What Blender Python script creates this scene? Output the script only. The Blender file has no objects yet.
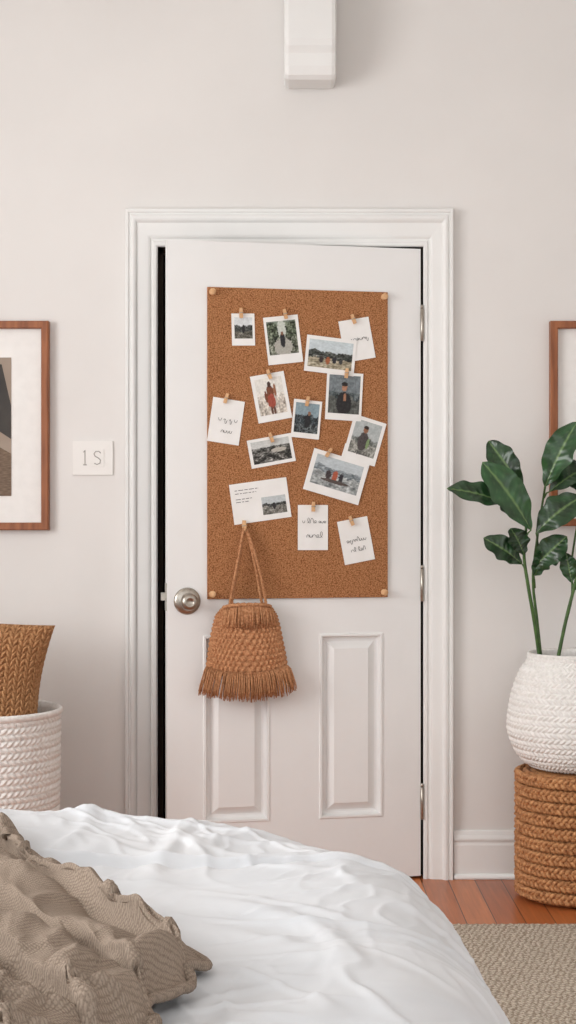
import bpy, math, random
from mathutils import Vector, Matrix, noise
random.seed(7)
sc=bpy.context.scene
F=1560.0; CH=1.173; CD=5.0
def P(px,py,y):
    d=y+CD
    return Vector(((px-288)*d/F, y, CH-(py-512)*d/F))
def lin(c):
    c=c/255.0
    return c/12.92 if c<=0.04045 else ((c+0.055)/1.055)**2.4
def rgb(r,g,b): return (lin(r),lin(g),lin(b),1)
# ---------------- materials
def newmat(name,col,rough=0.6,metal=0.0,spec=0.4):
    m=bpy.data.materials.new(name); m.use_nodes=True
    b=m.node_tree.nodes['Principled BSDF']
    b.inputs['Base Color'].default_value=col
    b.inputs['Roughness'].default_value=rough
    b.inputs['Metallic'].default_value=metal
    b.inputs['Specular IOR Level'].default_value=spec
    return m
def nd(m,t,**k):
    n=m.node_tree.nodes.new(t)
    for a,v in k.items(): setattr(n,a,v)
    return n
def lk(m,a,b): m.node_tree.links.new(a,b)
def noisy(name,c1,c2,scale=20,rough=0.6,bump=0.2,bdist=0.002,bscale=None,kind='noise',stretch=(1,1,1),detail=5,metal=0,spec=0.4,lo=0.35,hi=0.65):
    m=newmat(name,c1,rough,metal,spec); b=m.node_tree.nodes['Principled BSDF']
    tc=nd(m,'ShaderNodeTexCoord'); mp=nd(m,'ShaderNodeMapping'); mp.inputs['Scale'].default_value=stretch
    lk(m,tc.outputs['Object'],mp.inputs['Vector'])
    def tex(s):
        if kind=='voronoi':
            n=nd(m,'ShaderNodeTexVoronoi'); n.inputs['Scale'].default_value=s; lk(m,mp.outputs[0],n.inputs['Vector']); return n.outputs['Distance']
        n=nd(m,'ShaderNodeTexNoise'); n.inputs['Scale'].default_value=s; n.inputs['Detail'].default_value=detail; lk(m,mp.outputs[0],n.inputs['Vector']); return n.outputs['Fac']
    t=tex(scale); r=nd(m,'ShaderNodeValToRGB')
    r.color_ramp.elements[0].position=lo; r.color_ramp.elements[0].color=c1
    r.color_ramp.elements[1].position=hi; r.color_ramp.elements[1].color=c2
    lk(m,t,r.inputs['Fac']); lk(m,r.outputs['Color'],b.inputs['Base Color'])
    if bump>0:
        t2=tex(bscale or scale); bp=nd(m,'ShaderNodeBump'); bp.inputs['Strength'].default_value=bump; bp.inputs['Distance'].default_value=bdist
        lk(m,t2,bp.inputs['Height']); lk(m,bp.outputs[0],b.inputs['Normal'])
    return m
def attrmat(name,rough=0.5,spec=0.4,bump=0):
    m=newmat(name,(1,1,1,1),rough,0,spec); b=m.node_tree.nodes['Principled BSDF']
    a=nd(m,'ShaderNodeAttribute'); a.attribute_name='Col'; lk(m,a.outputs['Color'],b.inputs['Base Color'])
    return m
M={}
M['wall']=noisy('wall_paint',rgb(226,223,220),rgb(229,226,223),3,0.85,0.12,0.0008,160,spec=0.2)
M['ceil']=noisy('ceiling_paint',rgb(235,233,229),rgb(238,236,232),3,0.9,0.05,0.0008,120,spec=0.2)
M['trim']=noisy('trim_gloss_paint',rgb(233,233,231),rgb(236,236,234),5,0.42,0.03,0.0005,60)
M['door']=noisy('door_satin_paint',rgb(235,235,234),rgb(238,238,237),4,0.45,0.04,0.0006,70)
M['dark']=noisy('door_gap_shade',rgb(44,34,28),rgb(62,48,38),10,0.8,0.1)  # brown that paints shade into the jamb and closet behind the door gap
M['nickel']=noisy('brushed_nickel',rgb(165,158,148),rgb(185,178,168),80,0.28,0.02,0.0003,metal=1)
M['frame']=noisy('walnut_frame_wood',rgb(128,74,44),rgb(162,100,62),14,0.42,0.15,0.0006,60,stretch=(4,4,0.4))
M['mat']=noisy('mat_board',rgb(234,232,229),rgb(238,236,233),30,0.8,0.05,0.0003)
M['paper']=noisy('photo_paper',rgb(238,237,234),rgb(243,242,240),20,0.55,0.03,0.0002)
M['ink']=newmat('ink',rgb(84,82,82),0.6)
M['img']=attrmat('printed_image',0.4)
M['peg']=noisy('peg_wood',rgb(206,158,112),rgb(226,184,140),60,0.6,0.1,0.0004)
M['white_weave']=noisy('white_cotton_rope',rgb(230,228,224),rgb(243,241,238),90,0.85,0.4,0.001,220)
M['duvet']=noisy('white_cotton_duvet',rgb(214,217,221),rgb(219,221,224),6,0.85,0.15,0.0005,450,spec=0.2)
M['bag']=noisy('crochet_jute',rgb(164,112,76),rgb(206,154,114),170,0.85,0.5,0.001,300,spec=0.15)
M['cush']=noisy('knit_cushion_yarn',rgb(146,102,68),rgb(194,148,106),140,0.9,0.5,0.001,320,spec=0.15)
M['wicker']=noisy('honey_wicker',rgb(150,98,60),rgb(206,152,104),90,0.6,0.5,0.001,260,spec=0.3)
M['stem']=noisy('plant_stem',rgb(54,82,40),rgb(76,108,52),40,0.5,0.2,0.0006)
M['soil']=noisy('potting_soil',rgb(48,34,25),rgb(70,52,38),60,0.95,0.8,0.006)
M['leaf']=attrmat('leaf_green',0.28,0.55)
M['plastic']=newmat('switch_plastic',rgb(236,233,229),0.35)
M['shadowline']=newmat('switch_relief_shade',rgb(165,160,155),0.6)  # grey paints a line of shade along the raised switch marks
M['art_dark']=noisy('art_ink_charcoal',rgb(58,54,52),rgb(72,68,64),10,0.7,0)
M['art_taupe']=noisy('art_taupe',rgb(150,134,120),rgb(160,144,130),10,0.7,0)
M['art_brown']=noisy('art_umber',rgb(96,78,64),rgb(130,110,92),60,0.7,0,stretch=(1,1,6))
def cork():
    m=newmat('cork_weave',rgb(170,104,58),0.9,0,0.15); b=m.node_tree.nodes['Principled BSDF']
    tc=nd(m,'ShaderNodeTexCoord')
    v=nd(m,'ShaderNodeTexVoronoi'); v.inputs['Scale'].default_value=250; lk(m,tc.outputs['Object'],v.inputs['Vector'])
    n=nd(m,'ShaderNodeTexNoise'); n.inputs['Scale'].default_value=300; n.inputs['Detail'].default_value=3; lk(m,tc.outputs['Object'],n.inputs['Vector'])
    r=nd(m,'ShaderNodeValToRGB'); e=r.color_ramp.elements
    e[0].position=0.0; e[0].color=rgb(208,150,104); e[1].position=0.85; e[1].color=rgb(124,78,48)
    lk(m,v.outputs['Distance'],r.inputs['Fac'])
    mx=nd(m,'ShaderNodeMixRGB',blend_type='OVERLAY'); mx.inputs[0].default_value=0.35
    lk(m,r.outputs[0],mx.inputs[1]); lk(m,n.outputs['Fac'],mx.inputs[2]); lk(m,mx.outputs[0],b.inputs['Base Color'])
    bp=nd(m,'ShaderNodeBump'); bp.invert=True; bp.inputs['Strength'].default_value=0.5; bp.inputs['Distance'].default_value=0.002
    lk(m,v.outputs['Distance'],bp.inputs['Height']); lk(m,bp.outputs[0],b.inputs['Normal'])
    return m
M['cork']=cork()
def floor_mat():
    m=newmat('oak_planks',rgb(170,84,40),0.32,0,0.5); b=m.node_tree.nodes['Principled BSDF']
    tc=nd(m,'ShaderNodeTexCoord'); mp=nd(m,'ShaderNodeMapping'); mp.inputs['Rotation'].default_value=(0,0,math.radians(90))
    lk(m,tc.outputs['Object'],mp.inputs['Vector'])
    br=nd(m,'ShaderNodeTexBrick'); br.offset=0.37
    br.inputs['Scale'].default_value=1; br.inputs['Brick Width'].default_value=1.1; br.inputs['Row Height'].default_value=0.085
    br.inputs['Mortar Size'].default_value=0.0016; br.inputs['Mortar Smooth'].default_value=0.2; br.inputs['Bias'].default_value=0
    br.inputs['Color1'].default_value=rgb(158,82,42); br.inputs['Color2'].default_value=rgb(200,120,68); br.inputs['Mortar'].default_value=rgb(70,32,16)
    lk(m,mp.outputs[0],br.inputs['Vector'])
    mp2=nd(m,'ShaderNodeMapping'); mp2.inputs['Scale'].default_value=(30,1.6,1); lk(m,tc.outputs['Object'],mp2.inputs['Vector'])
    n=nd(m,'ShaderNodeTexNoise'); n.inputs['Scale'].default_value=2.5; n.inputs['Detail'].default_value=7; lk(m,mp2.outputs[0],n.inputs['Vector'])
    mx=nd(m,'ShaderNodeMixRGB',blend_type='OVERLAY'); mx.inputs[0].default_value=0.45
    lk(m,br.outputs['Color'],mx.inputs[1]); lk(m,n.outputs['Fac'],mx.inputs[2]); lk(m,mx.outputs[0],b.inputs['Base Color'])
    bp=nd(m,'ShaderNodeBump'); bp.invert=True; bp.inputs['Strength'].default_value=0.4; bp.inputs['Distance'].default_value=0.002
    lk(m,br.outputs['Fac'],bp.inputs['Height']); lk(m,bp.outputs[0],b.inputs['Normal'])
    return m
M['floor']=floor_mat()
def weave_mat(name,c1,c2,sx,rot=0.0,dist=2.5,nz=120,bs=.8,bd=.003):
    m=newmat(name,c1,0.95,0,0.1); b=m.node_tree.nodes['Principled BSDF']
    tc=nd(m,'ShaderNodeTexCoord')
    w=[]
    for k,ax in enumerate(('X','Y')):
        mp=nd(m,'ShaderNodeMapping'); mp.inputs['Rotation'].default_value=(0,0,rot)
        lk(m,tc.outputs['Object'],mp.inputs['Vector'])
        wv=nd(m,'ShaderNodeTexWave',bands_direction=ax); wv.inputs['Scale'].default_value=sx*(1 if k else 0.6); wv.inputs['Distortion'].default_value=dist; wv.inputs['Detail'].default_value=2; wv.inputs['Detail Scale'].default_value=2
        lk(m,mp.outputs[0],wv.inputs['Vector']); w.append(wv)
    mu=nd(m,'ShaderNodeMath',operation='MULTIPLY'); lk(m,w[0].outputs['Fac'],mu.inputs[0]); lk(m,w[1].outputs['Fac'],mu.inputs[1])
    n=nd(m,'ShaderNodeTexNoise'); n.inputs['Scale'].default_value=nz; lk(m,tc.outputs['Object'],n.inputs['Vector'])
    ad=nd(m,'ShaderNodeMath',operation='ADD'); lk(m,mu.outputs[0],ad.inputs[0]); lk(m,n.outputs['Fac'],ad.inputs[1])
    r=nd(m,'ShaderNodeValToRGB'); r.color_ramp.elements[0].position=0.4; r.color_ramp.elements[1].position=1.2/1.3
    r.color_ramp.elements[0].color=c1; r.color_ramp.elements[1].color=c2
    lk(m,ad.outputs[0],r.inputs['Fac']); lk(m,r.outputs[0],b.inputs['Base Color'])
    bp=nd(m,'ShaderNodeBump'); bp.inputs['Strength'].default_value=bs; bp.inputs['Distance'].default_value=bd
    lk(m,ad.outputs[0],bp.inputs['Height']); lk(m,bp.outputs[0],b.inputs['Normal'])
    return m
M['rug']=weave_mat('jute_rug',rgb(148,132,116),rgb(210,198,182),34,0.3,5,160)
M['throw']=weave_mat('taupe_wool_throw',rgb(128,113,100),rgb(158,143,129),95,0.7,2.5,420,.6,.0014)
# ---------------- mesh builder
class MB:
    def __init__(s): s.v=[];s.f=[];s.m=[];s.s=[];s.c=[];s.mats=[];s.hascol=False
    def mi(s,mat):
        if mat not in s.mats: s.mats.append(mat)
        return s.mats.index(mat)
    def add(s,verts,faces,mat,smooth=False,cols=None,T=None):
        o=len(s.v); i=s.mi(mat)
        for k,v in enumerate(verts):
            v=Vector(v)
            if T is not None: v=T@v
            s.v.append(v); s.c.append(cols[k] if cols else (1,1,1,1))
        if cols: s.hascol=True
        for f in faces: s.f.append([o+a for a in f]); s.m.append(i); s.s.append(smooth)
    def box(s,a,b,mat,T=None):
        x0,y0,z0=a;x1,y1,z1=b
        v=[(x0,y0,z0),(x1,y0,z0),(x1,y1,z0),(x0,y1,z0),(x0,y0,z1),(x1,y0,z1),(x1,y1,z1),(x0,y1,z1)]
        s.add(v,[(0,3,2,1),(4,5,6,7),(0,1,5,4),(1,2,6,5),(2,3,7,6),(3,0,4,7)],mat,T=T)
    def grid(s,nu,nv,fn,mat,smooth=True,wrapu=False,colfn=None,T=None,flip=False):
        v=[];c=[] if colfn else None
        for j in range(nv):
            for i in range(nu):
                u=i/(nu if wrapu else nu-1); w=j/(nv-1)
                v.append(fn(u,w))
                if colfn: c.append(colfn(u,w))
        f=[]
        for j in range(nv-1):
            for i in range(nu if wrapu else nu-1):
                i2=(i+1)%nu
                q=(j*nu+i,j*nu+i2,(j+1)*nu+i2,(j+1)*nu+i)
                f.append(q[::-1] if flip else q)
        s.add(v,f,mat,smooth,c,T)
    def lathe(s,prof,n,mat,T=None,smooth=True):
        def fn(u,w):
            r,z=prof[int(round(w*(len(prof)-1)))]
            a=u*2*math.pi
            return (r*math.cos(a),r*math.sin(a),z)
        s.grid(n,len(prof),fn,mat,smooth,wrapu=True,T=T)
    def tube(s,pts,rad,mat,seg=6,T=None,caps=True):
        pts=[Vector(p) for p in pts]; n=len(pts); v=[]
        ref=Vector((0.13,0.9,0.3)).normalized()
        for k,p in enumerate(pts):
            t=(pts[min(k+1,n-1)]-pts[max(k-1,0)])
            if t.length<1e-9: t=Vector((0,0,1))
            t.normalize()
            a=t.cross(ref)
            if a.length<0.05: a=t.cross(Vector((1,0,0)))
            a.normalize(); b=t.cross(a)
            r=rad[k] if isinstance(rad,(list,tuple)) else rad
            for i in range(seg):
                th=2*math.pi*i/seg
                v.append(p+a*math.cos(th)*r+b*math.sin(th)*r)
        f=[]
        for k in range(n-1):
            for i in range(seg):
                j=(i+1)%seg
                f.append((k*seg+i,k*seg+j,(k+1)*seg+j,(k+1)*seg+i))
        if caps: f.append(tuple(range(seg))[::-1]); f.append(tuple((n-1)*seg+i for i in range(seg)))
        s.add(v,f,mat,True,T=T)
    def make(s,name,parent=None,loc=None,W=None,bevel=0,solid=0,recenter=True):
        me=bpy.data.meshes.new(name)
        off=Vector((0,0,0))
        if recenter and W is None:
            mn=Vector([min(v[i] for v in s.v) for i in range(3)]); mx=Vector([max(v[i] for v in s.v) for i in range(3)])
            off=Vector(((mn.x+mx.x)/2,(mn.y+mx.y)/2,mn.z))
        me.from_pydata([tuple(v-off) for v in s.v],[],s.f)
        for mt in s.mats: me.materials.append(mt)
        me.polygons.foreach_set('material_index',s.m); me.polygons.foreach_set('use_smooth',s.s)
        if s.hascol:
            a=me.color_attributes.new('Col','FLOAT_COLOR','POINT')
            a.data.foreach_set('color',[x for c in s.c for x in c])
        me.update()
        o=bpy.data.objects.new(name,me); sc.collection.objects.link(o)
        if W is not None: o.matrix_world=W
        else: o.location=off
        if parent:
            bpy.context.view_layer.update()
            o.parent=parent; o.matrix_parent_inverse=parent.matrix_world.inverted()
        if solid:
            md=o.modifiers.new('thick','SOLIDIFY'); md.thickness=solid; md.offset=-1
        if bevel:
            md=o.modifiers.new('bev','BEVEL'); md.width=bevel; md.segments=2; md.limit_method='ANGLE'; md.angle_limit=math.radians(40)
        return o
def empty(name,loc=(0,0,0),W=None):
    e=bpy.data.objects.new(name,None); e.empty_display_size=0.1; sc.collection.objects.link(e)
    if W is not None: e.matrix_world=W
    else: e.location=loc
    bpy.context.view_layer.update()
    return e
# ---------------- room
XL,XR,YR,ZC=-2.4,2.0,-6.2,3.05
OL,OR_,OT=-0.417,0.433,2.022
b=MB(); w=M['wall']
b.box((XL-.12,0,0),(OL-.02,.12,ZC),w); b.box((OR_+.02,0,0),(XR+.12,.12,ZC),w); b.box((OL-.02,0,OT+.02),(OR_+.02,.12,ZC),w)
b.make('wall_back')
b=MB(); b.box((XR,YR,0),(XR+.12,0,ZC),w); b.make('wall_right')
b=MB(); y0,y1,z0,z1=-3.9,-1.5,0.85,2.5
b.box((XL-.12,YR,0),(XL,y0,ZC),w); b.box((XL-.12,y1,0),(XL,0,ZC),w); b.box((XL-.12,y0,0),(XL,y1,z0),w); b.box((XL-.12,y0,z1),(XL,y1,ZC),w)
b.make('wall_left')
b=MB(); t=M['trim']
for yy in (y0,(y0+y1)/2-.03,y1-.06): b.box((XL-.09,yy,z0),(XL-.03,yy+.06,z1),t)
for zz in (z0,(z0+z1)/2,z1-.06): b.box((XL-.085,y0,zz),(XL-.035,y1,zz+.06),t)
b.box((XL-.12,y0-.06,z0-.03),(XL+.05,y1+.06,z0),t)
b.make('added_window',bevel=.004)  # unseen window, added so fill light can enter from the left
b=MB(); b.box((XL-.12,YR,-.1),(XR+.12,1.2,0),M['floor']); b.make('floor',recenter=False)
b=MB(); b.box((XL-.12,YR,ZC),(XR+.12,.12,ZC+.1),M['ceil']); b.make('ceiling')
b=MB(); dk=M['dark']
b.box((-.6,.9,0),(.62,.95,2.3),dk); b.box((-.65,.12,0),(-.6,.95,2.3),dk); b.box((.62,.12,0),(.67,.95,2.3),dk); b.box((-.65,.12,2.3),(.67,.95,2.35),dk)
b.make('wall_closet')  # closed box keeps world light out of the gap; shade is in its colour
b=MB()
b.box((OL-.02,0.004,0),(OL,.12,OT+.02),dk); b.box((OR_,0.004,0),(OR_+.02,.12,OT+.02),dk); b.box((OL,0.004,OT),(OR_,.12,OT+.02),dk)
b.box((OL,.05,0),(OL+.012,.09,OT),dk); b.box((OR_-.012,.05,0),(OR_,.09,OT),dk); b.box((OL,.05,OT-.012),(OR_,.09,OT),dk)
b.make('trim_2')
# casing sweep
prof=[(0,0),(0,.012),(.004,.016),(.012,.016),(.016,.011),(.020,.011),(.024,.016),(.030,.018),(.056,.020),(.062,.021),(.067,.028),(.073,.031),(.080,.030),(.084,.024),(.087,.024),(.090,.030),(.097,.030),(.099,.027),(.099,0)]
xl,xr,zt=OL,OR_,OT
b=MB(); rows=[]
for wd,dp in prof:
    wl=wd*1.03; wr_=wd*.95; wt=wd*1.2
    rows.append([(xl-wl,-dp,0),(xl-wl,-dp,zt+wt),(xr+wr_,-dp,zt+wt),(xr+wr_,-dp,0)])
v=[p for r in rows for p in r]; f=[]
for k in range(len(rows)-1):
    for i in range(3): f.append((k*4+i,k*4+i+1,(k+1)*4+i+1,(k+1)*4+i))
n=len(rows)
f.append(tuple(k*4 for k in range(n))); f.append(tuple(k*4+3 for k in range(n))[::-1])
b.add(v,f,M['trim']); b.make('trim_1')
def baseb(x0,x1,name):
    pr=[(0,0),(.018,0),(.018,.108),(.014,.114),(.014,.120),(.019,.124),(.019,.130),(.012,.140),(.009,.150),(.006,.154),(0,.154)]
    b=MB(); v=[(x0,-d,z) for d,z in pr]+[(x1,-d,z) for d,z in pr]; n=len(pr)
    f=[(i,(i+1)%n,n+(i+1)%n,n+i) for i in range(n)]+[tuple(range(n))[::-1],tuple(range(n,2*n))]
    b.add(v,f,M['trim']); 
    b.tube([(x0,-.018,.008),(x1,-.018,.008)],.010,M['trim'],8)
    b.make(name)
baseb(OR_+.097,XR,'baseboard_right'); baseb(XL,OL-.1,'baseboard_left')
# corbel
b=MB()
xa,xb=-0.012,0.150
pr=[(0,2.526),(-.125,2.524),(-.14,2.535),(-.15,2.56),(-.152,2.60),(-.165,2.62),(-.172,2.64),(-.175,2.70),(-.175,ZC),(0,ZC)]
n=len(pr)
v=[(xa,y,z) for y,z in pr]+[(xb,y,z) for y,z in pr]
b.add(v,[(i,n+i,n+(i+1)%n,(i+1)%n) for i in range(n)]+[tuple(range(n)),tuple(range(n,2*n))[::-1]],M['trim'])
o=b.make('ceiling_corbel',bevel=0.014)
# ---------------- door
ANG=math.radians(11.9)
DW=Matrix.Translation((0.424,-0.012,0))@Matrix.Rotation(ANG,4,'Z')
DI=DW.inverted()
def DL(px,py):
    o=DI@Vector((0,-CD,CH)); d=DI.to_3x3()@Vector(((px-288)/F,1,-(py-512)/F))
    t=-o.y/d.y; p=o+d*t
    return p.x,p.z
door=empty('door_1',W=DW)
def dmake(b,name,par=None,bevel=0,W=None,solid=0):
    o=b.make(name,W=(W or DW),bevel=bevel,solid=solid)
    if par: 
        o.parent=par; o.matrix_parent_inverse=par.matrix_world.inverted()
    return o
Wd=-DL(167,500)[0]; Z0,Z1=0.010,2.014; TH=.036; dm=M['door']
b=MB()
px1=(DL(203,640)[0],DL(270,640)[0]); px2=(DL(319,640)[0],DL(383,640)[0])
pz1,pz0=DL(350,633)[1],DL(350,818)[1]
def rect(x0,x1,z0,z1,y=0): b.add([(x0,y,z0),(x1,y,z0),(x1,y,z1),(x0,y,z1)],[(0,1,2,3)],dm)
rect(-Wd,0,Z0,pz0); rect(-Wd,0,pz1,Z1); rect(-Wd,px1[0],pz0,pz1); rect(px1[1],px2[0],pz0,pz1); rect(px2[1],0,pz0,pz1)
for (a,c) in (px1,px2):
    rings=[(0,0),(.003,-.0035),(.009,-.0035),(.014,.014),(.020,.017),(.026,.017),(.046,.003),(.049,.001)]
    pv=[];
    for ins,dy in rings: pv+= [(a+ins,dy,pz0+ins),(c-ins,dy,pz0+ins),(c-ins,dy,pz1-ins),(a+ins,dy,pz1-ins)]
    ff=[]
    for k in range(len(rings)-1):
        for i in range(4):
            j=(i+1)%4; ff.append((k*4+i,k*4+j,(k+1)*4+j,(k+1)*4+i))
    k=len(rings)-1; ff.append((k*4,k*4+1,k*4+2,k*4+3))
    b.add(pv,ff,dm)
b.add([(-Wd,0,Z0),(0,0,Z0),(0,TH,Z0),(-Wd,TH,Z0),(-Wd,0,Z1),(0,0,Z1),(0,TH,Z1),(-Wd,TH,Z1)],[(0,3,2,1),(4,5,6,7),(1,2,6,5),(2,3,7,6),(3,0,4,7)],dm)
dmake(b,'slab',door)
kx,kz=DL(187,601)
def axisT(x,z): return Matrix.Translation((x,0,z))@Matrix.Rotation(math.radians(90),4,'X')
b=MB()
b.lathe([(0,0),(.041,0),(.042,.003),(.039,.007),(.033,.009),(.029,.010),(.016,.012),(.012,.016),(.012,.032),(.018,.036),(.024,.042),(.0275,.050),(.0265,.058),(.021,.064),(.014,.067),(.011,.066),(.009,.064),(0,.064)],40,M['nickel'],T=axisT(kx,kz))
b.box((-Wd-.016,.010,kz+.002),(-Wd,.026,kz+.026),M['nickel']); b.box((-Wd-.002,.004,kz-.03),(-Wd+.001,.034,kz+.055),M['nickel'])
dmake(b,'knob',door)
b=MB()
for py in (325,585,803):
    z=DL(420,py)[1]
    b.tube([(.003,-.006,z-.052),(.003,-.006,z-.050),(.003,-.006,z+.050),(.003,-.006,z+.052)],[.003,.0055,.0055,.003],M['nickel'],10)
    b.lathe([(0,.052),(.004,.054),(.005,.058),(.003,.063),(0,.065)],10,M['nickel'],T=Matrix.Translation((.003,-.006,z)))
dmake(b,'hinges',door)
# ---------------- cork board
b=MB()
bx0=DL(207,440)[0]; bx1=DL(387,440)[0]; bz1=DL(300,290)[1]; bz0=DL(300,598)[1]
BT=.010
b.box((bx0,-BT,bz0),(bx1,-.0005,bz1),M['cork'])
for x in (bx0+.014,bx1-.014):
    for z in (bz0+.016,bz1-.016):
        b.lathe([(0,0),(.009,0),(.010,.002),(.006,.004),(.0045,.008),(.0055,.013),(.010,.016),(.0105,.019),(.008,.021),(0,.022)],16,M['peg'],T=Matrix.Translation((0,-BT,0))@axisT(x,z))
dmake(b,'cork_board',bevel=0.0015)
# ---------------- photos and notes
def sq(p0,p1,p2,p3):
    q=[Vector(DL(*p)) for p in (p0,p1,p2,p3)]
    c=(q[0]+q[1]+q[2]+q[3])/4
    wv=((q[1]-q[0])+(q[3]-q[2]))/2; hv=((q[0]-q[2])+(q[1]-q[3]))/2
    return c,wv.length,hv.length,math.atan2(wv.y,wv.x)
def pegmesh(b,x,z,y,rot=0,s=1):
    T=Matrix.Translation((x,y,z))@Matrix.Rotation(-rot,4,'Y')@Matrix.Scale(s,4)
    for sg,yy in ((-1,-.002),(1,-.0085)):
        pts=[(-.0055,0,-.017),(.0055,0,-.017),(.006,0,.004),(.0045,0,.019),(-.0045,0,.019),(-.006,0,.004)]
        v=[(p[0],yy,p[2]) for p in pts]+[(p[0],yy-.005,p[2]) for p in pts]
        f=[(5,4,3,2,1,0),(6,7,8,9,10,11)]+[(i,(i+1)%6,6+(i+1)%6,6+i) for i in range(6)]
        b.add(v,f,M['peg'],T=T)
    b.tube([(-.007,-.0145,.002),(.007,-.0145,.002)],.0013,M['nickel'],8,T=T)
    b.tube([(-.0065,0,.002),(-.0065,-.0145,.002)],.001,M['nickel'],6,T=T)
    b.tube([(.0065,0,.002),(.0065,-.0145,.002)],.001,M['nickel'],6,T=T)
def imgcol(spec):
    sd=spec.get('seed',1)
    def fn(u,v):
        n=noise.fractal(Vector((u*6+sd*7,v*6,sd)),1,2,4)
        n2=noise.fractal(Vector((u*18,v*18+sd*3,sd)),1,2,3)
        hz=spec.get('hz',.5)+.12*noise.noise(Vector((u*4,sd,0)))*spec.get('rough',1)+.05*n2
        if v>hz: c=list(spec['sky']); amp=spec.get('na',12)
        elif v>hz-spec.get('band',.15)-.08*noise.noise(Vector((u*5,sd,4))): c=list(spec['mid']); amp=spec.get('nm',50)
        else: c=list(spec['gnd']); amp=spec.get('ng',50)
        c=[x+amp*n+amp*1.1*n2 for x in c]
        for (cx,cy,rx,ry,col) in spec.get('ell',[]):
            if ((u-cx)/rx)**2+((v-cy)/ry)**2<1+.3*n2: c=[x+18*n2 for x in col]
        c=[max(6,min(245,(x-128)*1.12+134)) for x in c]
        return rgb(*c)
    return fn
def scribble(b,x0,x1,z,amp,y,sd,wd=.0013):
    rnd=random.Random(sd*13+5); x=x0; words=[]
    step=amp*.62
    pts=[]
    def flush(pts):
        if len(pts)<3: return
        v=[]
        for i,p in enumerate(pts):
            t=(pts[min(i+1,len(pts)-1)]-pts[max(i-1,0)]); t=t.normalized() if t.length>0 else Vector((1,0,0))
            nn=Vector((-t.z,0,t.x))*wd*.5
            v+=[(p.x+nn.x,y,p.z+nn.z),(p.x-nn.x,y,p.z-nn.z)]
        b.add(v,[(2*i,2*i+1,2*i+3,2*i+2) for i in range(len(pts)-1)],M['ink'])
    while x<x1-step*.5:
        kind=rnd.choice(['n','u','e','l','o','n','u','y','h'])
        st=step*rnd.uniform(.8,1.3); h=amp*.55
        up={'l':2.1,'h':2.0}.get(kind,1.0); dn={'y':-1.1}.get(kind,0)
        for k in range(9):
            t=k/8
            if kind in('e','l','o'):
                a=-math.pi/2+2*math.pi*t; px=x+st*.5+st*.42*math.cos(a)*(1 if kind!='o' else 1.15)+st*(t-.5)*.6; pz=h*up*(.5+.5*math.sin(a))
            elif kind=='y':
                px=x+st*t+(-.3*st*math.sin(t*math.pi) if t>.5 else 0); pz=h*(1-abs(2*t-.6)) if t<.6 else h*(.4+ (dn-.4)*(math.sin((t-.6)/.4*math.pi)))
            else:
                px=x+st*t; pz=h*up*abs(math.sin(t*math.pi))**.6 if kind!='u' else h*(1-abs(math.sin(t*math.pi))**.6)
            pts.append(Vector((px,0,z+pz)))
        x+=st
        if rnd.random()<.14: flush(pts); pts=[]; x+=step*.7
    flush(pts)
def card(name,corners,img=None,margins=(.08,.08,.08,.2),lines=None,peg=None,lvl=0,bars=None):
    c,wd,ht,rot=sq(*corners)
    yb=-BT-.0015-lvl*.0016
    W=DW@Matrix.Translation((c.x,yb,c.y))@Matrix.Rotation(-rot,4,'Y')
    b=MB()
    def curl(x,z): 
        return -.0010*((z/ht*2)**2)*(1 if z<0 else .2)*.7 - .0004*(x/wd*2)**2
    def fr(u,v): x=(u-.5)*wd; z=(v-.5)*ht; return (x,-.0008+curl(x,z),z)
    b.grid(7,9,fr,M['paper'])
    b.grid(7,9,lambda u,v:((u-.5)*wd,0.0+curl((u-.5)*wd,(v-.5)*ht),(v-.5)*ht),M['paper'],flip=True)
    for (ua,va,ub,vb) in ((0,0,1,0),(1,0,1,1),(1,1,0,1),(0,1,0,0)):
        for k in range(8):
            t0,t1=k/8,(k+1)/8
            A=fr(ua+(ub-ua)*t0,va+(vb-va)*t0); B=fr(ua+(ub-ua)*t1,va+(vb-va)*t1)
            b.add([A,B,(B[0],B[1]+.0008,B[2]),(A[0],A[1]+.0008,A[2])],[(3,2,1,0)],M['paper'])
    if img:
        l,r,tp,bt=margins
        def fi(u,v):
            uu=l+(1-l-r)*u; vv=bt+(1-tp-bt)*v
            x=(uu-.5)*wd; z=(vv-.5)*ht; return (x,-.0012+curl(x,z),z)
        b.grid(50,60,fi,M['img'],colfn=imgcol(img))
    for ln in (lines or []):
        u0,u1,v,a=ln
        scribble(b,(u0-.5)*wd,(u1-.5)*wd,(v-.5)*ht,a,-.0022,int(v*100+u0*10))
    for ln in (bars or []):
        u0,u1,v=ln; rr=random.Random(int(v*1000)); x=u0
        while x<u1:
            x2=min(u1,x+rr.uniform(.03,.09)); X0=(x-.5)*wd; X1=(x2-.5)*wd; z=(v-.5)*ht
            b.add([(X0,-.0022,z),(X1,-.0022,z),(X1,-.0022,z+.0018),(X0,-.0022,z+.0018)],[(0,1,2,3)],M['ink']); x=x2+.02
    if peg:
        pc=Vector(DL(*peg))-c; cs,sn=math.cos(-rot),math.sin(-rot)
        pegmesh(b,pc.x*cs-pc.y*sn,pc.x*sn+pc.y*cs,-.001,rot,.85)
    dmake(b,name,W=W)
card('polaroid_photo',((231,314),(254,314),(231,346),(254,346)),dict(seed=3,hz=.62,sky=(200,204,206),mid=(60,62,60),gnd=(95,92,84),band=.3,ell=[(.5,.45,.08,.2,(35,35,38))]),(.12,.1,.12,.22),peg=(240,314))
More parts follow.
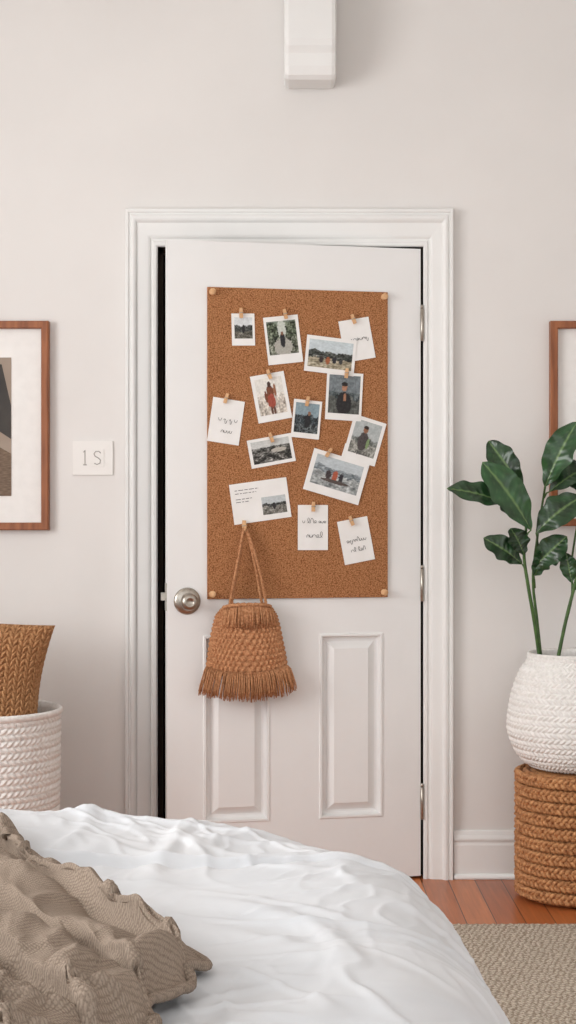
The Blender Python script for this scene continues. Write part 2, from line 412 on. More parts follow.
card('polaroid_photo',((263,318),(298,315),(267,366),(301,362)),dict(seed=4,hz=.95,sky=(120,130,118),mid=(76,84,66),gnd=(84,88,74),ng=80,nm=80,band=.45,ell=[(.5,.22,.32,.26,(160,158,150)),(.5,.75,.14,.3,(186,190,182)),(.5,.42,.09,.22,(35,34,38)),(.5,.62,.05,.06,(120,85,65))]),(.07,.09,.1,.2),peg=(284,315))
card('handwritten_note',((338,322),(368,317),(344,363),(374,358)),lines=[(.3,.9,.48,.013)],peg=(352,320))
card('polaroid_photo',((306,335),(355,341),(303,371),(353,377)),dict(seed=5,hz=.6,sky=(186,196,200),mid=(62,66,62),gnd=(150,142,122),band=.25,nm=60,ell=[(.3,.3,.05,.12,(50,40,40)),(.45,.28,.05,.14,(150,90,60)),(.6,.3,.05,.12,(40,42,50)),(.75,.28,.04,.1,(60,60,60))]),(.06,.06,.1,.14),lvl=1.5)
card('polaroid_photo',((250,377),(284,371),(257,424),(290,418)),dict(seed=6,hz=.55,sky=(214,212,206),mid=(200,194,186),gnd=(184,176,166),ell=[(.5,.6,.14,.2,(112,66,44)),(.5,.82,.07,.08,(70,46,36)),(.5,.36,.15,.2,(150,74,58)),(.46,.1,.04,.12,(90,60,50)),(.56,.1,.04,.12,(90,60,50)),(.68,.64,.05,.18,(140,96,70)),(.33,.5,.05,.16,(112,66,44))]),(.1,.1,.09,.14),peg=(268,375))
card('polaroid_photo',((327,372),(363,374),(323,419),(359,422)),dict(seed=7,hz=.55,sky=(110,118,122),mid=(74,82,84),gnd=(80,82,78),ng=30,na=18,ell=[(.5,.25,.24,.32,(34,32,34)),(.5,.68,.09,.1,(160,118,94)),(.5,.77,.1,.06,(32,26,24)),(.52,.42,.05,.1,(150,108,84))]),(.07,.07,.06,.14),lvl=1,peg=(345,374))
card('handwritten_note',((212,397),(243,402),(207,441),(239,446)),lines=[(.25,.82,.50,.015),(.38,.72,.24,.014)],peg=(225,399))
card('polaroid_photo',((293,399),(321,402),(290,437),(318,440)),dict(seed=8,hz=.6,sky=(130,148,156),mid=(50,58,62),gnd=(62,68,70),ng=60,band=.3,ell=[(.55,.42,.12,.22,(28,28,32)),(.6,.66,.07,.07,(130,96,76))]),(.08,.08,.08,.14),lvl=1,peg=(306,402))
card('polaroid_photo',((353,414),(385,424),(342,457),(374,467)),dict(seed=9,hz=.5,sky=(166,172,172),mid=(114,118,114),gnd=(140,140,134),ell=[(.45,.4,.2,.28,(72,66,66)),(.45,.74,.09,.09,(136,98,76)),(.45,.82,.1,.05,(50,38,32)),(.64,.36,.06,.16,(120,140,100))]),(.1,.1,.08,.16))
card('polaroid_photo',((246,441),(290,433),(251,469),(295,461)),dict(seed=10,hz=.7,sky=(188,190,188),mid=(80,80,76),gnd=(68,66,62),ng=90,nm=90,ell=[(.7,.5,.2,.1,(170,166,158))]),(.07,.07,.1,.12),peg=(270,438))
card('handwritten_note',((343,443),(371,452),(338,470),(366,479)),lines=[(.3,.8,.78,.006)])
card('polaroid_photo',((313,448),(369,465),(302,489),(356,505)),dict(seed=12,hz=.66,sky=(178,186,190),mid=(120,128,132),gnd=(150,154,154),band=.2,ng=50,ell=[(.33,.42,.06,.15,(60,50,52)),(.47,.42,.06,.18,(160,84,60)),(.6,.4,.05,.16,(46,44,50)),(.5,.24,.3,.06,(80,70,66))]),(.08,.08,.1,.2),lvl=2,peg=(327,453))
card('printed_postcard',((229,485),(286,477),(233,525),(290,517)),dict(seed=13,hz=.6,sky=(180,186,188),mid=(60,62,60),gnd=(110,108,102),ell=[(.5,.45,.06,.2,(40,38,40))]),(.52,.06,.42,.14),bars=[(.08,.5,.82),(.08,.45,.74),(.08,.36,.6),(.08,.30,.53)],peg=None)
card('handwritten_note',((297,505),(327,505),(297,550),(327,550)),lines=[(.15,.6,.60,.014),(.68,.9,.60,.012),(.28,.82,.28,.016)],peg=(312,507))
card('handwritten_note',((336,522),(366,516),(344,565),(374,559)),lines=[(.18,.85,.48,.013),(.28,.78,.26,.012)],peg=(350,521))
# ---------------- bag
b=MB(); bm=M['bag']
hx,hz=DL(243,527)
outl=[(604,228,262),(608,219,269),(614,214,273),(625,211,276),(640,208,279),(655,206,282),(669,204,284)]
def outline(v):
    t=v*(len(outl)-1); i=min(int(t),len(outl)-2); f=t-i
    a=[outl[i][k]*(1-f)+outl[i+1][k]*f for k in range(3)]
    xL,z=DL(a[1],a[0]); xR,_=DL(a[2],a[0]); return xL,xR,z
def bagf(u,v):
    xL,xR,z=outline(v); cx_=(xL+xR)/2; hw=(xR-xL)/2
    t=.014+.018*math.sin(math.pi*min(1,v*.85+.08))
    a=u*2*math.pi
    rows=18; cols=46
    st=abs(math.sin(v*rows*math.pi))**.6*(.5+.5*math.cos(u*cols*2*math.pi+ (math.pi if int(v*rows)%2 else 0)))
    d=.0050*st
    ca,sa=math.cos(a),math.sin(a)
    x=cx_+(hw+d)*abs(ca)**.8*(1 if ca>0 else -1)
    y=-.046-(t+d*1.3)*sa if sa>0 else -.046-(t*.55)*sa
    y=min(y,-.014)
    zz=z-.024*v*v*(1-ca*ca)
    return (x,y,zz)
b.grid(420,150,bagf,bm,wrapu=True)
def strands(b,n,xa,xb,ztop,length,y,spread,r=.0022,seed=1,flare=0):
    rr=random.Random(seed)
    for k in range(n):
        t=(k+.5)/n; x=xa+(xb-xa)*t+rr.uniform(-.0015,.0015)
        z=ztop(t) if callable(ztop) else ztop
        L=length*rr.uniform(.9,1.07); dx=flare*(t-.5)*2+rr.uniform(-spread,spread)
        yy=y(t) if callable(y) else y
        dy=rr.uniform(-.004,.003)
        pts=[(x,yy+.003,z),(x+dx*.35,yy-.005+dy*.3,z-L*.15),(x+dx*.6,yy-.008+dy*.6,z-L*.45),(x+dx*.85,yy-.007+dy,z-L*.75),(x+dx+rr.uniform(-.0015,.0015),yy-.004+dy,z-L)]
        b.tube(pts,[r*.8,r*1.1,r,r*.95,r*.75],M['bag'],5)
xL,xR,zb=outline(1)
for q in range(3):
    strands(b,78,xL+.001,xR-.001,lambda t:zb+.014-.022*(1-(2*t-1)**2),.086-.005*q,lambda t:-.044-q*.006-.020*(1-(2*t-1)**2),.004,.0017,q+1,.028)
xL2,xR2,zt2=outline(.12)
for q in range(2):
    strands(b,44,xL2-.003,xR2+.003,lambda t:zt2-.002+.010*(1-(2*t-1)**2),.072-.010*q,lambda t:-.054-.024*(1-(2*t-1)**2)-q*.005,.003,.0024,5+q,.012)
for q in (-1,1):
    xx=(xL2-.004) if q<0 else (xR2+.004)
    strands(b,9,xx-.006,xx+.006,zt2-.002,.074,-.05,.003,.0022,9+q,.003*q)
for vv,rr_,ex in ((0,.005,0),(.11,.0050,.008)):
    pts=[]
    xL3,xR3,z3=outline(vv)
    for k in range(49):
        a=k/48*2*math.pi; s_=math.sin(a); pts.append(((xL3+xR3)/2+((xR3-xL3)/2+ex*.4)*math.cos(a),min(-.016,-.046-(.020+ex*1.6)*s_),z3+.0015*math.sin(17*a)+(.010*max(0,s_) if ex else 0)))
    b.tube(pts,rr_,bm,8)
def rope(b,A,B,ctrl,R,r,turns,n=70):
    A,B,C=Vector(A),Vector(B),Vector(ctrl)
    for ph in (0,2.1,4.2):
        pts=[]
        for k in range(n+1):
            t=k/n; p=A*(1-t)**2+C*2*t*(1-t)+B*t*t; a=ph+turns*2*math.pi*t
            pts.append(p+Vector((math.cos(a)*R,math.sin(a)*R,0)))
        b.tube(pts,r,bm,6)
hk=Vector((hx,-.034,hz-.004))
for (bx,cc,yo,off) in ((226,235,-.058,-.004),(263,257,-.058,.004),(229,237,-.036,-.003),(260,254,-.036,.003)):
    e=DL(bx,606); c2=DL(cc,562)
    rope(b,hk+Vector((off,0,0)),(e[0],yo,e[1]),(c2[0],(yo-.034)/2,c2[1]),.0026,.0024,12)
pegmesh(b,hx,hz+.002,-.012,0,1.0)
b.tube([(hx,-.012,hz-.008),(hx,-.045,hz-.009),(hx,-.047,hz+.004)],.0035,M['peg'],8)
dmake(b,'macrame_bag')
# ---------------- framed pictures
def framed(x0,x1,z0,z1,art):
    b=MB(); fw=.024; D=.034
    pr=[(0,0),(0,D-.003),(.003,D),(fw-.003,D),(fw,D-.005),(fw,.012)]
    rows=[[(x0+i,-d,z0+i),(x1-i,-d,z0+i),(x1-i,-d,z1-i),(x0+i,-d,z1-i)] for i,d in pr]
    v=[p for r in rows for p in r]; f=[]
    for k in range(len(rows)-1):
        for i in range(4): j=(i+1)%4; f.append((k*4+i,k*4+j,(k+1)*4+j,(k+1)*4+i))
    b.add(v,f,M['frame'])
    b.box((x0+.01,-.013,z0+.01),(x1-.01,-.001,z1-.01),M['mat'])
    art(b)
    b.make('framed_picture')
lx1=P(50,0,0).x; lz1=P(0,322,0).z; lz0=P(0,530,0).z
def artL(b):
    ax1=P(12,0,0).x; az1=P(0,358,0).z; az0=P(0,496,0).z; ax0=ax1-.28
    b.box((ax0,-.0150,az0),(ax1,-.0125,az1),M['art_taupe'])
    def fan(pts,y,mat): b.add([(p[0],y,p[1]) for p in pts],[tuple(range(len(pts)))],mat)
    h=az1-az0
    curve=[(ax0+(ax1-ax0)*t, az0+h*(.42+.16*math.sin(t*2.6+.6))) for t in [i/20 for i in range(21)]]
    fan(curve+[(ax1,az1-.35*h),(ax1-.03,az1-.05*h),(ax1-.12,az1-.02*h),(ax0,az1-.1*h)],-.0156,M['art_dark'])
    c2=[(ax0+(ax1-ax0)*t, az0+h*(.30+.12*math.sin(t*3.1))) for t in [i/20 for i in range(21)]]
    fan([(ax0,az0),(ax1,az0)]+c2[::-1],-.0160,M['art_brown'])
framed(lx1-.50,lx1,lz0,lz1,artL)
rx0=P(549,0,0).x; rz0=P(0,526,0).z
def artR(b):
    a0=rx0+.11; a1=rx0+.39; az1=lz1-.115; az0=rz0+.11
    b.box((a0,-.0150,az0),(a1,-.0125,az1),M['art_taupe'])
    n=24; b.add([(a0+.14+.1*math.cos(i/n*6.283),-.0156,az0+.26+.12*math.sin(i/n*6.283)) for i in range(n)],[tuple(range(n))],M['art_dark'])
    b.add([(a0,-.016,az0),(a1,-.016,az0),(a1,-.016,az0+.12),(a0+.15,-.016,az0+.16),(a0,-.016,az0+.09)],[(0,1,2,3,4)],M['art_brown'])
framed(rx0,rx0+.50,rz0,lz1,artR)
# ---------------- light switch
b=MB(); s0=P(73,475,0); s1=P(113,441,0)
b.box((s0.x,-.007,s0.z),(s1.x,0,s1.z),M['plastic'])
cxs=(s0.x+s1.x)/2; czs=(s0.z+s1.z)/2
def ln(pts,r=.0016,mat='shadowline'): b.tube([(cxs+p[0],-.0075,czs+p[1]) for p in pts],r,M[mat],6)
ln([(-.030,.018),(-.025,.024),(-.025,-.022)]); ln([(-.031,-.022),(-.019,-.022)])
b.box((cxs-.008,-.009,czs-.028),(cxs+.036,-.006,czs+.028),M['plastic'])
S=[(.026,.015),(.020,.021),(.010,.021),(.004,.013),(.008,.005),(.018,.000),(.025,-.007),(.023,-.017),(.014,-.021),(.005,-.017)]
b.tube([(cxs+p[0],-.0093,czs+p[1]) for p in S],.0018,M['shadowline'],6)
b.make('light_switch',bevel=.0015)
# ---------------- plant pot, stool basket, plant
PY=-0.235; pc=P(577,0,PY)
PX=pc.x
def zpx(py): return P(0,py,PY).z
def wovenwall(b,prof,mat,rowh,ncol,amp,T,nu=360,twist=0.5,nv=None,pw=.6,base=.45):
    L=[0]
    for i in range(1,len(prof)): L.append(L[-1]+math.dist(prof[i],prof[i-1]))
    tot=L[-1]; nv=nv or int(tot/rowh*8)
    def at(s):
        for i in range(1,len(prof)):
            if s<=L[i]+1e-9:
                f=(s-L[i-1])/(L[i]-L[i-1]); 
                r=prof[i-1][0]*(1-f)+prof[i][0]*f; z=prof[i-1][1]*(1-f)+prof[i][1]*f
                dr=(prof[i][0]-prof[i-1][0])/(L[i]-L[i-1]); dz=(prof[i][1]-prof[i-1][1])/(L[i]-L[i-1])
                return r,z,dr,dz
        return prof[-1][0],prof[-1][1],0,1
    def fn(u,v):
        s=v*tot; r,z,dr,dz=at(s); k=s/rowh; row=int(k); fr=k-row
        a=u*2*math.pi
        ring=math.sqrt(max(0,1-(2*fr-1)**2))
        ph=u*ncol*2*math.pi+(math.pi if row%2 else 0)+twist*(fr-.5)*2*math.pi*(1 if row%2 else -1)
        st=base+(1-base)*(.5+.5*math.cos(ph))**pw
        jit=.12*noise.noise(Vector((math.cos(a)*4,math.sin(a)*4,z*30)))
        d=amp*(ring*st+jit)
        rr=r+d*dz; zz=z-d*dr
        return (rr*math.cos(a),rr*math.sin(a),zz)
    b.grid(nu,nv,fn,mat,wrapu=True,T=T)
def smooth(prof,n=40):
    out=[]
    m=len(prof)
    for k in range(n+1):
        t=k/n*(m-1); i=min(int(t),m-2); f=t-i
        p0=prof[max(i-1,0)];p1=prof[i];p2=prof[i+1];p3=prof[min(i+2,m-1)]
        out.append(tuple(.5*((2*p1[c])+(-p0[c]+p2[c])*f+(2*p0[c]-5*p1[c]+4*p2[c]-p3[c])*f*f+(-p0[c]+3*p1[c]-3*p2[c]+p3[c])*f**3) for c in range(2)))
    return out
zs=zpx(767)
b=MB(); T=Matrix.Translation((PX,PY,0))
R0=.174
wovenwall(b,[(R0-.012,.004),(R0-.004,.06),(R0-.006,zs*.5),(R0-.010,zs-.03),(R0-.016,zs-.012)],M['wicker'],.02,60,.006,T,nu=300,twist=.3)
nrow=10; rh=(zs-.016)/nrow
for rwi in range(nrow):
    zc=.010+rh*(rwi+.5); ncr=22
    for s_ in range(3):
        pts=[]
        NN=ncr*10
        for k_ in range(NN+1):
            a=k_/NN*2*math.pi; ph=a*ncr+s_*2*math.pi/3+rwi*1.3
            rr_=R0+.004+.0065*math.sin(2*ph)+.001*noise.noise(Vector((a*9,rwi,s_)))
            zz_=zc+.0120*math.sin(ph)+.0015*noise.noise(Vector((a*7,rwi*3,s_)))
            pts.append((PX+rr_*math.cos(a),PY+rr_*math.sin(a),zz_))
        b.tube(pts,.0072,M['wicker'],6,caps=False)
b.lathe([(0,.003),(R0-.012,.003),(R0-.008,.006)],48,M['wicker'],T=T)
def topf(u,v):
    r=(R0-.010)*(1-v)+.001; a=u*2*math.pi; return (r*math.cos(a),r*math.sin(a),zs-.012+.006*abs(math.sin(v*7*math.pi)))
b.grid(96,50,topf,M['wicker'],wrapu=True,T=T)
b.make('wicker_basket_stool')
plant=empty('potted_fiddle_leaf_fig',(PX,PY,zs))
b=MB(); k=(PY+CD)/F
pot=[(.118,zs+.003),(.150,zs+.015),(.183,zs+.05),(.205,zs+.105),(.207,zs+.15),(.195,zs+.22),(.171,zs+.29),(.149,zpx(662)),(.145,zpx(655))]
zr=pot[-1][1]
wovenwall(b,smooth(pot,40),M['white_weave'],.0165,74,.0072,T,nu=740,twist=.9,base=.3)
b.lathe([(.150,zr),(.152,zr+.004),(.147,zr+.009),(.139,zr+.006),(.136,zr-.004),(.136,zr-.04)],64,M['white_weave'],T=T)
b.lathe([(0,zs+.001),(.118,zs+.001),(.12,zs+.006)],64,M['white_weave'],T=T)
b.make('woven_pot',parent=plant)
b=MB()
b.grid(48,14,lambda u,v:((.137*(1-v)+.0005)*math.cos(u*6.2832),(.137*(1-v)+.0005)*math.sin(u*6.2832),zr-.02+.008*noise.noise(Vector((v*6,u*9,1)))+.01*v),M['soil'],wrapu=True,T=T)
b.make('soil',parent=plant)
b=MB()
def stem(pts,r0,r1):
    W=[P(p[0],p[1],PY+(p[2] if len(p)>2 else 0)) for p in pts]
    n=len(W); out=[];rad=[]
    for k in range(31):
        t=k/30*(n-1); i=min(int(t),n-2); f=t-i
        p0,p1,p2,p3=W[max(i-1,0)],W[i],W[i+1],W[min(i+2,n-1)]
        out.append(.5*((2*p1)+(-p0+p2)*f+(2*p0-5*p1+4*p2-p3)*f*f+(-p0+3*p1-3*p2+p3)*f**3)); rad.append(r0+(r1-r0)*k/30)
    b.tube(out,rad,M['stem'],8)
stem([(541,668),(535,625,-.01),(528,585,-.02),(524,555,-.02),(526,525,-.02),(522,490,-.02)],.0065,.0035)
stem([(542,668,.01),(537,620,.01),(533,580,.01),(537,540,.01),(543,500,.01),(548,470,.01)],.005,.003)
stem([(556,668,-.03),(566,620,-.03),(576,580,-.03),(586,535,-.02),(592,480,-.02)],.006,.0035)
stem([(566,622,-.03),(572,595,-.02),(572,560,-.01),(578,520,0)],.004,.003)
def leaf(bp,tp,wpx,yb=0,yt=0,face=(0,-1,.2),bend=.12,fold=.25,bright=1.0):
    A=P(bp[0],bp[1],PY+yb); B=P(tp[0],tp[1],PY+yt); ax=B-A; L=ax.length; ax.normalize()
    fc=Vector(face).normalized(); side=ax.cross(fc).normalized(); nm=side.cross(ax).normalized()
    w2=wpx*k*.5*1.03
    sd=random.random()*10
    ns,nl=17,34
    v=[];c=[]
    for j in range(nl):
        t=j/(nl-1)
        wd=w2*(max(0,math.sin(math.pi*t**1.12))**.68)*(.86+.22*t) if 0<t<1 else 0
        wd=max(wd,.0012 if t<1 else .0002)
        ctr=A+ax*(L*t)+nm*(-bend*L*(t*t)+bend*L*.9*math.sin(math.pi*t)*.6)
        for i in range(ns):
            s=(i/(ns-1)-.5)*2
            wav=.0058*math.sin(t*19+sd+(1.3 if s>0 else 0))*abs(s)**1.6*min(1,wd/.012)
            edge=1+.05*math.sin(t*23+sd*2+(2 if s>0 else 0))*abs(s)
            p=ctr+side*wd*s*edge+nm*(abs(s)*wd*fold*1.0+wav+.0018*math.cos((t*9-abs(s)*1.4)*2*math.pi)*(1-abs(s))*min(1,wd/.01))
            v.append(p)
            rib=max(0,1-abs(s)*wd/.0018) if wd>0 else 0
            vein=max(0,math.cos((t*9-abs(s)*1.4)*2*math.pi))**14*.30*(1-abs(s)*.5)
            g=max(rib*.8,vein)
            nn=.85+.3*noise.noise(Vector((t*5,s*3,sd)))
            base=(38*bright*nn,72*bright*nn,40*bright*nn)
            hi=(122,150,92)
            c.append(rgb(*[base[q]*(1-g)+hi[q]*g for q in range(3)]))
    f=[(j*ns+i,j*ns+i+1,(j+1)*ns+i+1,(j+1)*ns+i) for j in range(nl-1) for i in range(ns-1)]
    b.add(v,f,M['leaf'],True,c)
def pet(a,c,y0=-.02,y1=-.02):
    A=P(a[0],a[1],PY+y0); B=P(c[0],c[1],PY+y1); m=(A+B)/2+Vector((0,0,.006)); b.tube([A,m,B],[.003,.0025,.002],M['stem'],6)
LV=[
((511,506),(449,485),25,-.04,-.06,(.1,-.9,.6),.10,.2,1.0),
((523,488),(488,440),27,-.02,.02,(-.3,-1,.3),.08,.25,1.0),
((531,530),(486,461),36,-.05,-.08,(.25,-1,.2),.10,.2,1.3),
((545,487),(575,421),31,.0,-.04,(-.4,-1,.3),.10,.25,1.25),
((549,492),(592,462),26,.0,.02,(.2,-.8,.8),.12,.25,.95),
((536,533),(580,494),33,-.03,-.05,(.1,-.9,.7),.14,.2,1.0),
((522,564),(486,537),25,-.02,-.05,(.2,-1,.3),.12,.25,.95),
((524,555),(512,528),23,-.03,-.04,(.3,-1,.3),.10,.25,.85),
((533,569),(566,536),27,-.01,-.04,(.1,-1,.5),.12,.25,1.05),
((534,576),(545,550),20,.0,-.03,(.4,-1,.2),.1,.3,1.2),
((572,583),(566,553),17,-.02,-.02,(-.3,-1,.3),.1,.3,1.2),
((576,578),(600,546),24,-.03,-.05,(.1,-1,.5),.12,.3,1.0),
((522,520),(500,497),22,.02,.02,(.2,-1,.5),.1,.2,.85),
((588,520),(640,490),30,-.02,-.04,(.1,-1,.7),.12,.25,.9),
((592,482),(620,425),32,-.02,.0,(.2,-1,.4),.1,.25,1.1),
((590,500),(565,458),22,.0,.05,(-.2,-1,.3),.1,.25,.9),
((538,560),(560,560),16,.02,.0,(.1,-1,.6),.1,.25,1.0),
((590,545),(630,540),28,-.02,-.08,(.1,-.7,.9),.12,.25,.95)]
for l in LV: leaf(*l)
for a,c,y0,y1 in (((524,514),(511,506),-.02,-.04),((522,496),(523,488),-.02,-.02),((525,540),(531,530),-.02,-.05),((544,496),(545,487),.01,0),((544,498),(549,492),.01,0),((538,545),(536,533),.01,-.03),((526,574),(522,564),-.02,-.02),((525,562),(524,555),-.02,-.03),((534,582),(533,569),.01,-.01),((535,588),(534,576),.01,0),((574,592),(572,583),-.03,-.02),((576,590),(576,578),-.03,-.03),((587,532),(588,520),-.02,-.02),((590,510),(590,500),-.02,0),((588,550),(590,545),-.02,-.02),((535,566),(538,560),.01,.02)):
    pet(a,c,y0,y1)
b.make('foliage',parent=plant)
# ---------------- left basket with cushion
LY=-.40; LXc=-.905; T=Matrix.Translation((LXc,LY,0))
zl=P(0,711,LY).z
basket=empty('white_woven_basket',(LXc,LY,0))
b=MB()
wovenwall(b,smooth([(.201,.004),(.217,.15),(.225,.35),(.228,zl-.01)],24),M['white_weave'],.0180,74,.0072,T,nu=740,twist=.7,base=.3)
b.lathe([(.230,zl-.012),(.238,zl-.004),(.238,zl+.006),(.233,zl+.011),(.226,zl+.006),(.220,zl-.01),(.218,.1),(.198,.02),(0,.02)],80,M['white_weave'],T=T)
b.lathe([(0,.003),(.201,.003),(.204,.008)],60,M['white_weave'],T=T)
b.make('basket_wall',parent=basket)
b=MB(); b.lathe([(.20,.025),(.214,.2),(.20,.33),(.12,.372),(0,.38)],40,M['throw'],T=T); b.make('folded_blanket',parent=basket)
b=MB()
CT=P(-25,694,LY); H=.218
CTm=Matrix.Translation((CT.x,CT.y,CT.z))@Matrix.Rotation(math.radians(-8),4,'X')@Matrix.Rotation(math.radians(4),4,'Y')
def knit(x,z):
    cw=.032; rw=.020
    i=x/cw; fx=i-math.floor(i); e=abs(fx-.5)*2
    j=z/rw - e*.9
    fz=j-math.floor(j)
    return math.sqrt(max(0,1-(2*fz-1)**2))*math.sqrt(max(0,1-(2*abs(e-.5))**2*.9))
for sg in (-1,1):
    def cf(u,v,sg=sg):
        a,c=2*u-1,2*v-1
        pinx=1-.15*(1-c*c)*abs(a)**2; pinz=1-.03*(1-a*a)*abs(c)**2
        th=.075*((1-a**4)*(1-c**4))**.55
        th2=th+.014*knit(a*H,c*H)*min(1,th/.012)
        return (a*H*pinx, sg*th2, c*H*pinz)
    b.grid(260,300,cf,M['cush'],T=CTm,flip=(sg>0))
b.make('woven_cushion')
# ---------------- rug
b=MB(); rxa,rxb,rya,ryb=.435,1.75,-3.6,-.60
def rugf(u,v):
    x=rxa+(rxb-rxa)*u; y=rya+(ryb-rya)*v
    e=min(x-rxa,rxb-x,y-rya,ryb-y); z=.012*min(1,(e/.012))**.5+.003 if e>0 else .002
    z+=.0018*math.sin(y*2*math.pi/.020+2.5*noise.noise(Vector((x*14,y*6,0))))*math.sin(x*2*math.pi/.024+2.5*noise.noise(Vector((x*6,y*14,5))))
    x+=.004*noise.noise(Vector((0,y*6,2))); y+=.006*noise.noise(Vector((x*5,0,1)))
    return (x,y,z)
b.grid(330,620,rugf,M['rug']); b.make('jute_area_rug',recenter=False)
# ---------------- bed
bed=empty('bed',(-.7,-3.6,0))
BX0,BX1,BY0,BY1=-1.85,.292,-5.6,-1.95; ZT=.610
b=MB(); b.box((BX0+.1,BY0+.1,.12),(BX1-.36,BY1-.36,.30),M['frame'])
for x in (BX0+.14,BX1-.46):
    for y in (BY0+.14,BY1-.46): b.box((x,y,0),(x+.06,y+.06,.12),M['frame'])
b.make('bed_frame',parent=bed,bevel=.004)
b=MB(); b.box((BX0+.1,BY0+.1,.30),(BX1-.34,BY1-.34,.48),M['mat']); b.make('mattress',parent=bed,bevel=.05)
RC=.54
RX=.20
def fbm(x,y,s,o=3,z=0): return noise.fractal(Vector((x*s,y*s,z)),.9,2.1,o)
def ridge(x,y,s,z=0,k=2.6):
    n=noise.noise(Vector((x*s,y*s,z))); return (1-min(1,abs(n)*k))**2
def sridge(x,y,s,z,w):
    n=noise.noise(Vector((x*s,y*s,z))); return math.exp(-(n/w)**2)
def wr(x,y):
    wx=x+.09*noise.noise(Vector((x*2.0,y*2.0,5))); wy=y+.09*noise.noise(Vector((x*2.0,y*2.0,9)))
    h=.012*fbm(x,y,1.5,2,1)
    a=wx*.75+wy*.66; c=-wx*.66+wy*.75
    m1=max(0,.45+1.3*noise.noise(Vector((x*1.9,y*1.9,21))))
    m2=max(0,.40+1.3*noise.noise(Vector((x*1.9,y*1.9,41))))
    m3=max(0,.45+1.5*noise.noise(Vector((x*2.3,y*2.3,61))))
    g=.62+.45*max(0,min(1,(-2.35-y)/.5))
    h+=g*.015*sridge(a*.55,c*2.0,1.9,3,.12)*m1
    h+=g*.013*sridge(wx*1.7+3,wy*.7,2.1,7,.11)*m2
    h+=g*.009*sridge(c*.8,a*2.4,3.0,13,.10)*m2
    h+=g*.0080*sridge(wx*.7,wy*2.2,5.0,23,.09)*m3
    h+=g*.0065*sridge(a*2.4,c*.9,5.5,29,.09)*m1
    h+=g*.0035*ridge(wx*2.0,wy*1.0,11,33,3.0)*m3
    h+=.0034*fbm(a*.6,c*1.6,5,3,17)
    return h
def bedsurf(cx_,cy_):
    ix0,ix1,iy0,iy1=BX0+RX+RC,BX1-RX-RC,BY0+RX+RC,BY1-RX-RC
    qx=max(ix0,min(ix1,cx_)); qy=max(iy0,min(iy1,cy_))
    dx,dy=cx_-qx,cy_-qy; dist=math.hypot(dx,dy)
    h=wr(cx_,cy_)
    sy=-2.50-.10*max(0,cx_+.05)**1.2+.018*math.sin(cx_*4)+.01*noise.noise(Vector((cx_*5,0,0)))
    dd=cy_-sy
    h+=.0100*math.exp(-(dd/.0075)**2)-.012*math.exp(-((dd+.022)/.014)**2)+.0022*math.sin(cx_*80+4*noise.noise(Vector((cx_*8,0,3))))*math.exp(-((dd+.03)/.03)**2)
    crown=.010*math.exp(-((cx_+.35)/.5)**2)
    if dist<=RC: return Vector((cx_,cy_,ZT+h+crown)),Vector((0,0,1))
    nx,ny=dx/dist,dy/dist; s=dist-RC; ang=min(s/RX,math.pi/2); ex=max(0,s-RX*math.pi/2)
    fl=.02*math.sin(cx_*9+cy_*11)*min(1,ex/.15)
    ox=RX*math.sin(ang)+fl; z=ZT-RX*(1-math.cos(ang))-ex
    N=Vector((nx*math.sin(ang),ny*math.sin(ang),math.cos(ang)))
    f=1-.35*ang/(math.pi/2)
    return Vector((qx+nx*(RC+ox),qy+ny*(RC+ox),z+crown*(1-ang/1.6)))+N*h*f,N
b=MB(); ext=.26+RX*(math.pi/2-1)
gx0,gx1,gy0,gy1=BX0-ext,BX1+ext,BY0+.6,BY1+ext
def bedgrid():
    lim=RC+RX*math.pi/2+.27
    ix0,ix1,iy0,iy1=BX0+RX+RC,BX1-RX-RC,BY0+RX+RC,BY1-RX-RC
    def f(cx_,cy_):
        qx=max(ix0,min(ix1,cx_)); qy=max(iy0,min(iy1,cy_)); d=math.hypot(cx_-qx,cy_-qy)
        if d>lim: s=lim/d; cx_=qx+(cx_-qx)*s; cy_=qy+(cy_-qy)*s
        return bedsurf(cx_,cy_)[0]
    return f
bg_=bedgrid()
def dens(a0,a1,m,fr):
    return lambda t:(a0+(m-a0)*t/fr) if t<fr else m+(a1-m)*(t-fr)/(1-fr)
ux=dens(gx0,gx1,-.85,.10); uy=dens(gy0,gy1,-3.65,.10)
b.grid(420,560,lambda u,v:bg_(ux(u),uy(v)),M['duvet'])
b.make('duvet',parent=bed)
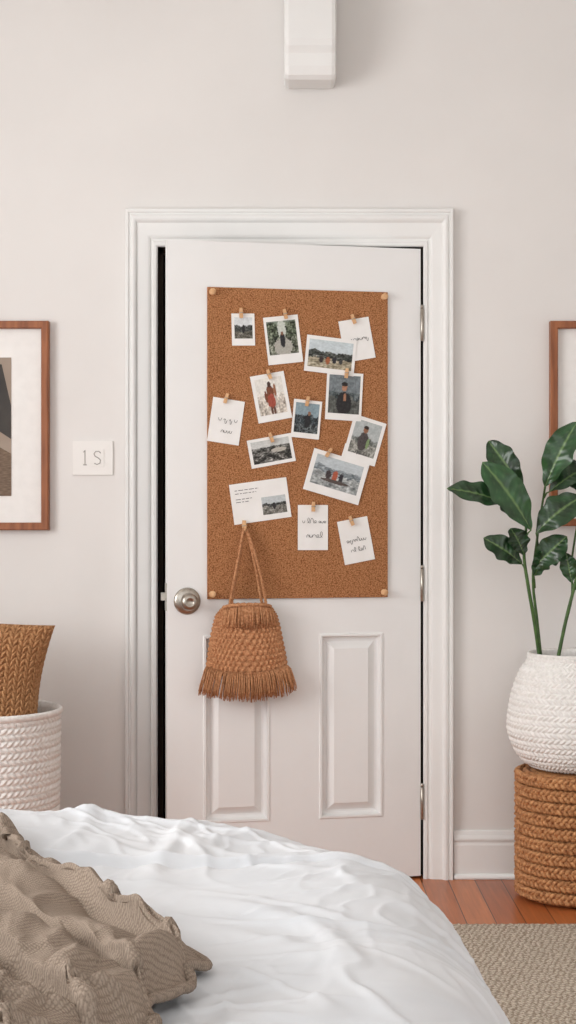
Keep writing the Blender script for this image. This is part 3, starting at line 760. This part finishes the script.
# ---------------- throw blanket
b=MB()
C=Vector((-.095,-3.16)); e1=(Vector((-.54,-2.26))-C).normalized(); e2=Vector((-.22,-.975)).normalized(); pe=Vector((-e1.y,e1.x))
if pe.x>0: pe=-pe
A_L,B_L=1.5,1.15
def sstep(t): t=max(0,min(1,t)); return t*t*(3-2*t)
def thr(u,v):
    a=u*A_L; bb=v*B_L
    env=sstep(bb/.045); edge=sstep(a/.06)
    wb=bb+.07*noise.noise(Vector((a*1.5,bb*1.5,4)))+.05*math.sin(a*2.6+.6)
    # soft gathered folds lying along the throw: rounded tops, tight valleys
    def fold(x,per,ph):
        t=(x/per+ph); t-=math.floor(t); return abs(math.sin(math.pi*t))**.75
    am1=.45+.75*sstep(.5+noise.noise(Vector((a*1.3,bb*2.0,8))))
    am2=sstep(.5+1.2*noise.noise(Vector((a*1.8,bb*1.8,18))))
    h1=.050*fold(wb,.155,.02+.25*noise.noise(Vector((a*1.1,0,40))))*am1
    h2=.020*fold(wb*.8+a*.45,.12,.3)*am2
    h3=.022*sridge(a*1.1+bb*.5,bb*1.5-a*.4,3.0,31,.20)
    h4=.008*sridge(a*1.2+7,bb*2.0,6.0,19,.18)
    bulk=.016*(.6+noise.noise(Vector((a*1.4,bb*1.4,25))))*sstep(bb/.16)*sstep(a/.14)
    hgt=bulk+(h1*(.3+.7*edge)+h2*edge+h3*edge+h4)*env+.002*fbm(a,bb,14,2,3)*env
    wob=.026*noise.noise(Vector((a*4,0,6)))+.008*noise.noise(Vector((a*13,0,16)))
    wob2=.014*math.sin(bb*17)+.03*noise.noise(Vector((bb*5,2,6)))
    lean=-.025*math.cos(2*math.pi*wb/.155)*env*am1
    p=C+e1*(a+wob2*(1-min(1,a/.2)))+e2*bb+pe*(lean+wob*(1-min(1,bb/.2)))
    base,N=bedsurf(p.x,p.y)
    return base+Vector((0,0,.014+max(0,hgt)))
b.grid(420,360,thr,M['throw'])
for fnn in (lambda t:thr(t,0),lambda t:thr(0,t)):
    b.tube([fnn(i/160)+Vector((0,0,-.001)) for i in range(161)],.0065,M['throw'],8)
b.make('throw_blanket',solid=.008)
# ---------------- lights
wd=bpy.data.worlds.new('World'); sc.world=wd; wd.use_nodes=True
bg=wd.node_tree.nodes['Background']; bg.inputs[0].default_value=(.975,.988,1.0,1); bg.inputs[1].default_value=1.72
def area(name,loc,rot,sx,sy,p,col):
    l=bpy.data.lights.new(name,'AREA'); l.shape='RECTANGLE'; l.size=sx; l.size_y=sy; l.energy=p; l.color=col
    o=bpy.data.objects.new(name,l); o.location=loc; o.rotation_euler=rot; sc.collection.objects.link(o)
area('left_fill_light',(XL-.25,-2.7,1.7),(0,math.radians(-90),0),1.6,2.3,90,(1,.99,.98))  # added area fill, placed outside the made-up left window
cam=bpy.data.cameras.new('camera'); co=bpy.data.objects.new('camera',cam); sc.collection.objects.link(co)
cam.sensor_fit='VERTICAL'; cam.sensor_height=24; cam.lens=24*F/1024; co.location=(0,-CD,CH); co.rotation_euler=(math.radians(90),0,0); cam.clip_start=.05
sc.camera=co
sc.view_settings.view_transform='Standard'
sc.view_settings.exposure=0.0
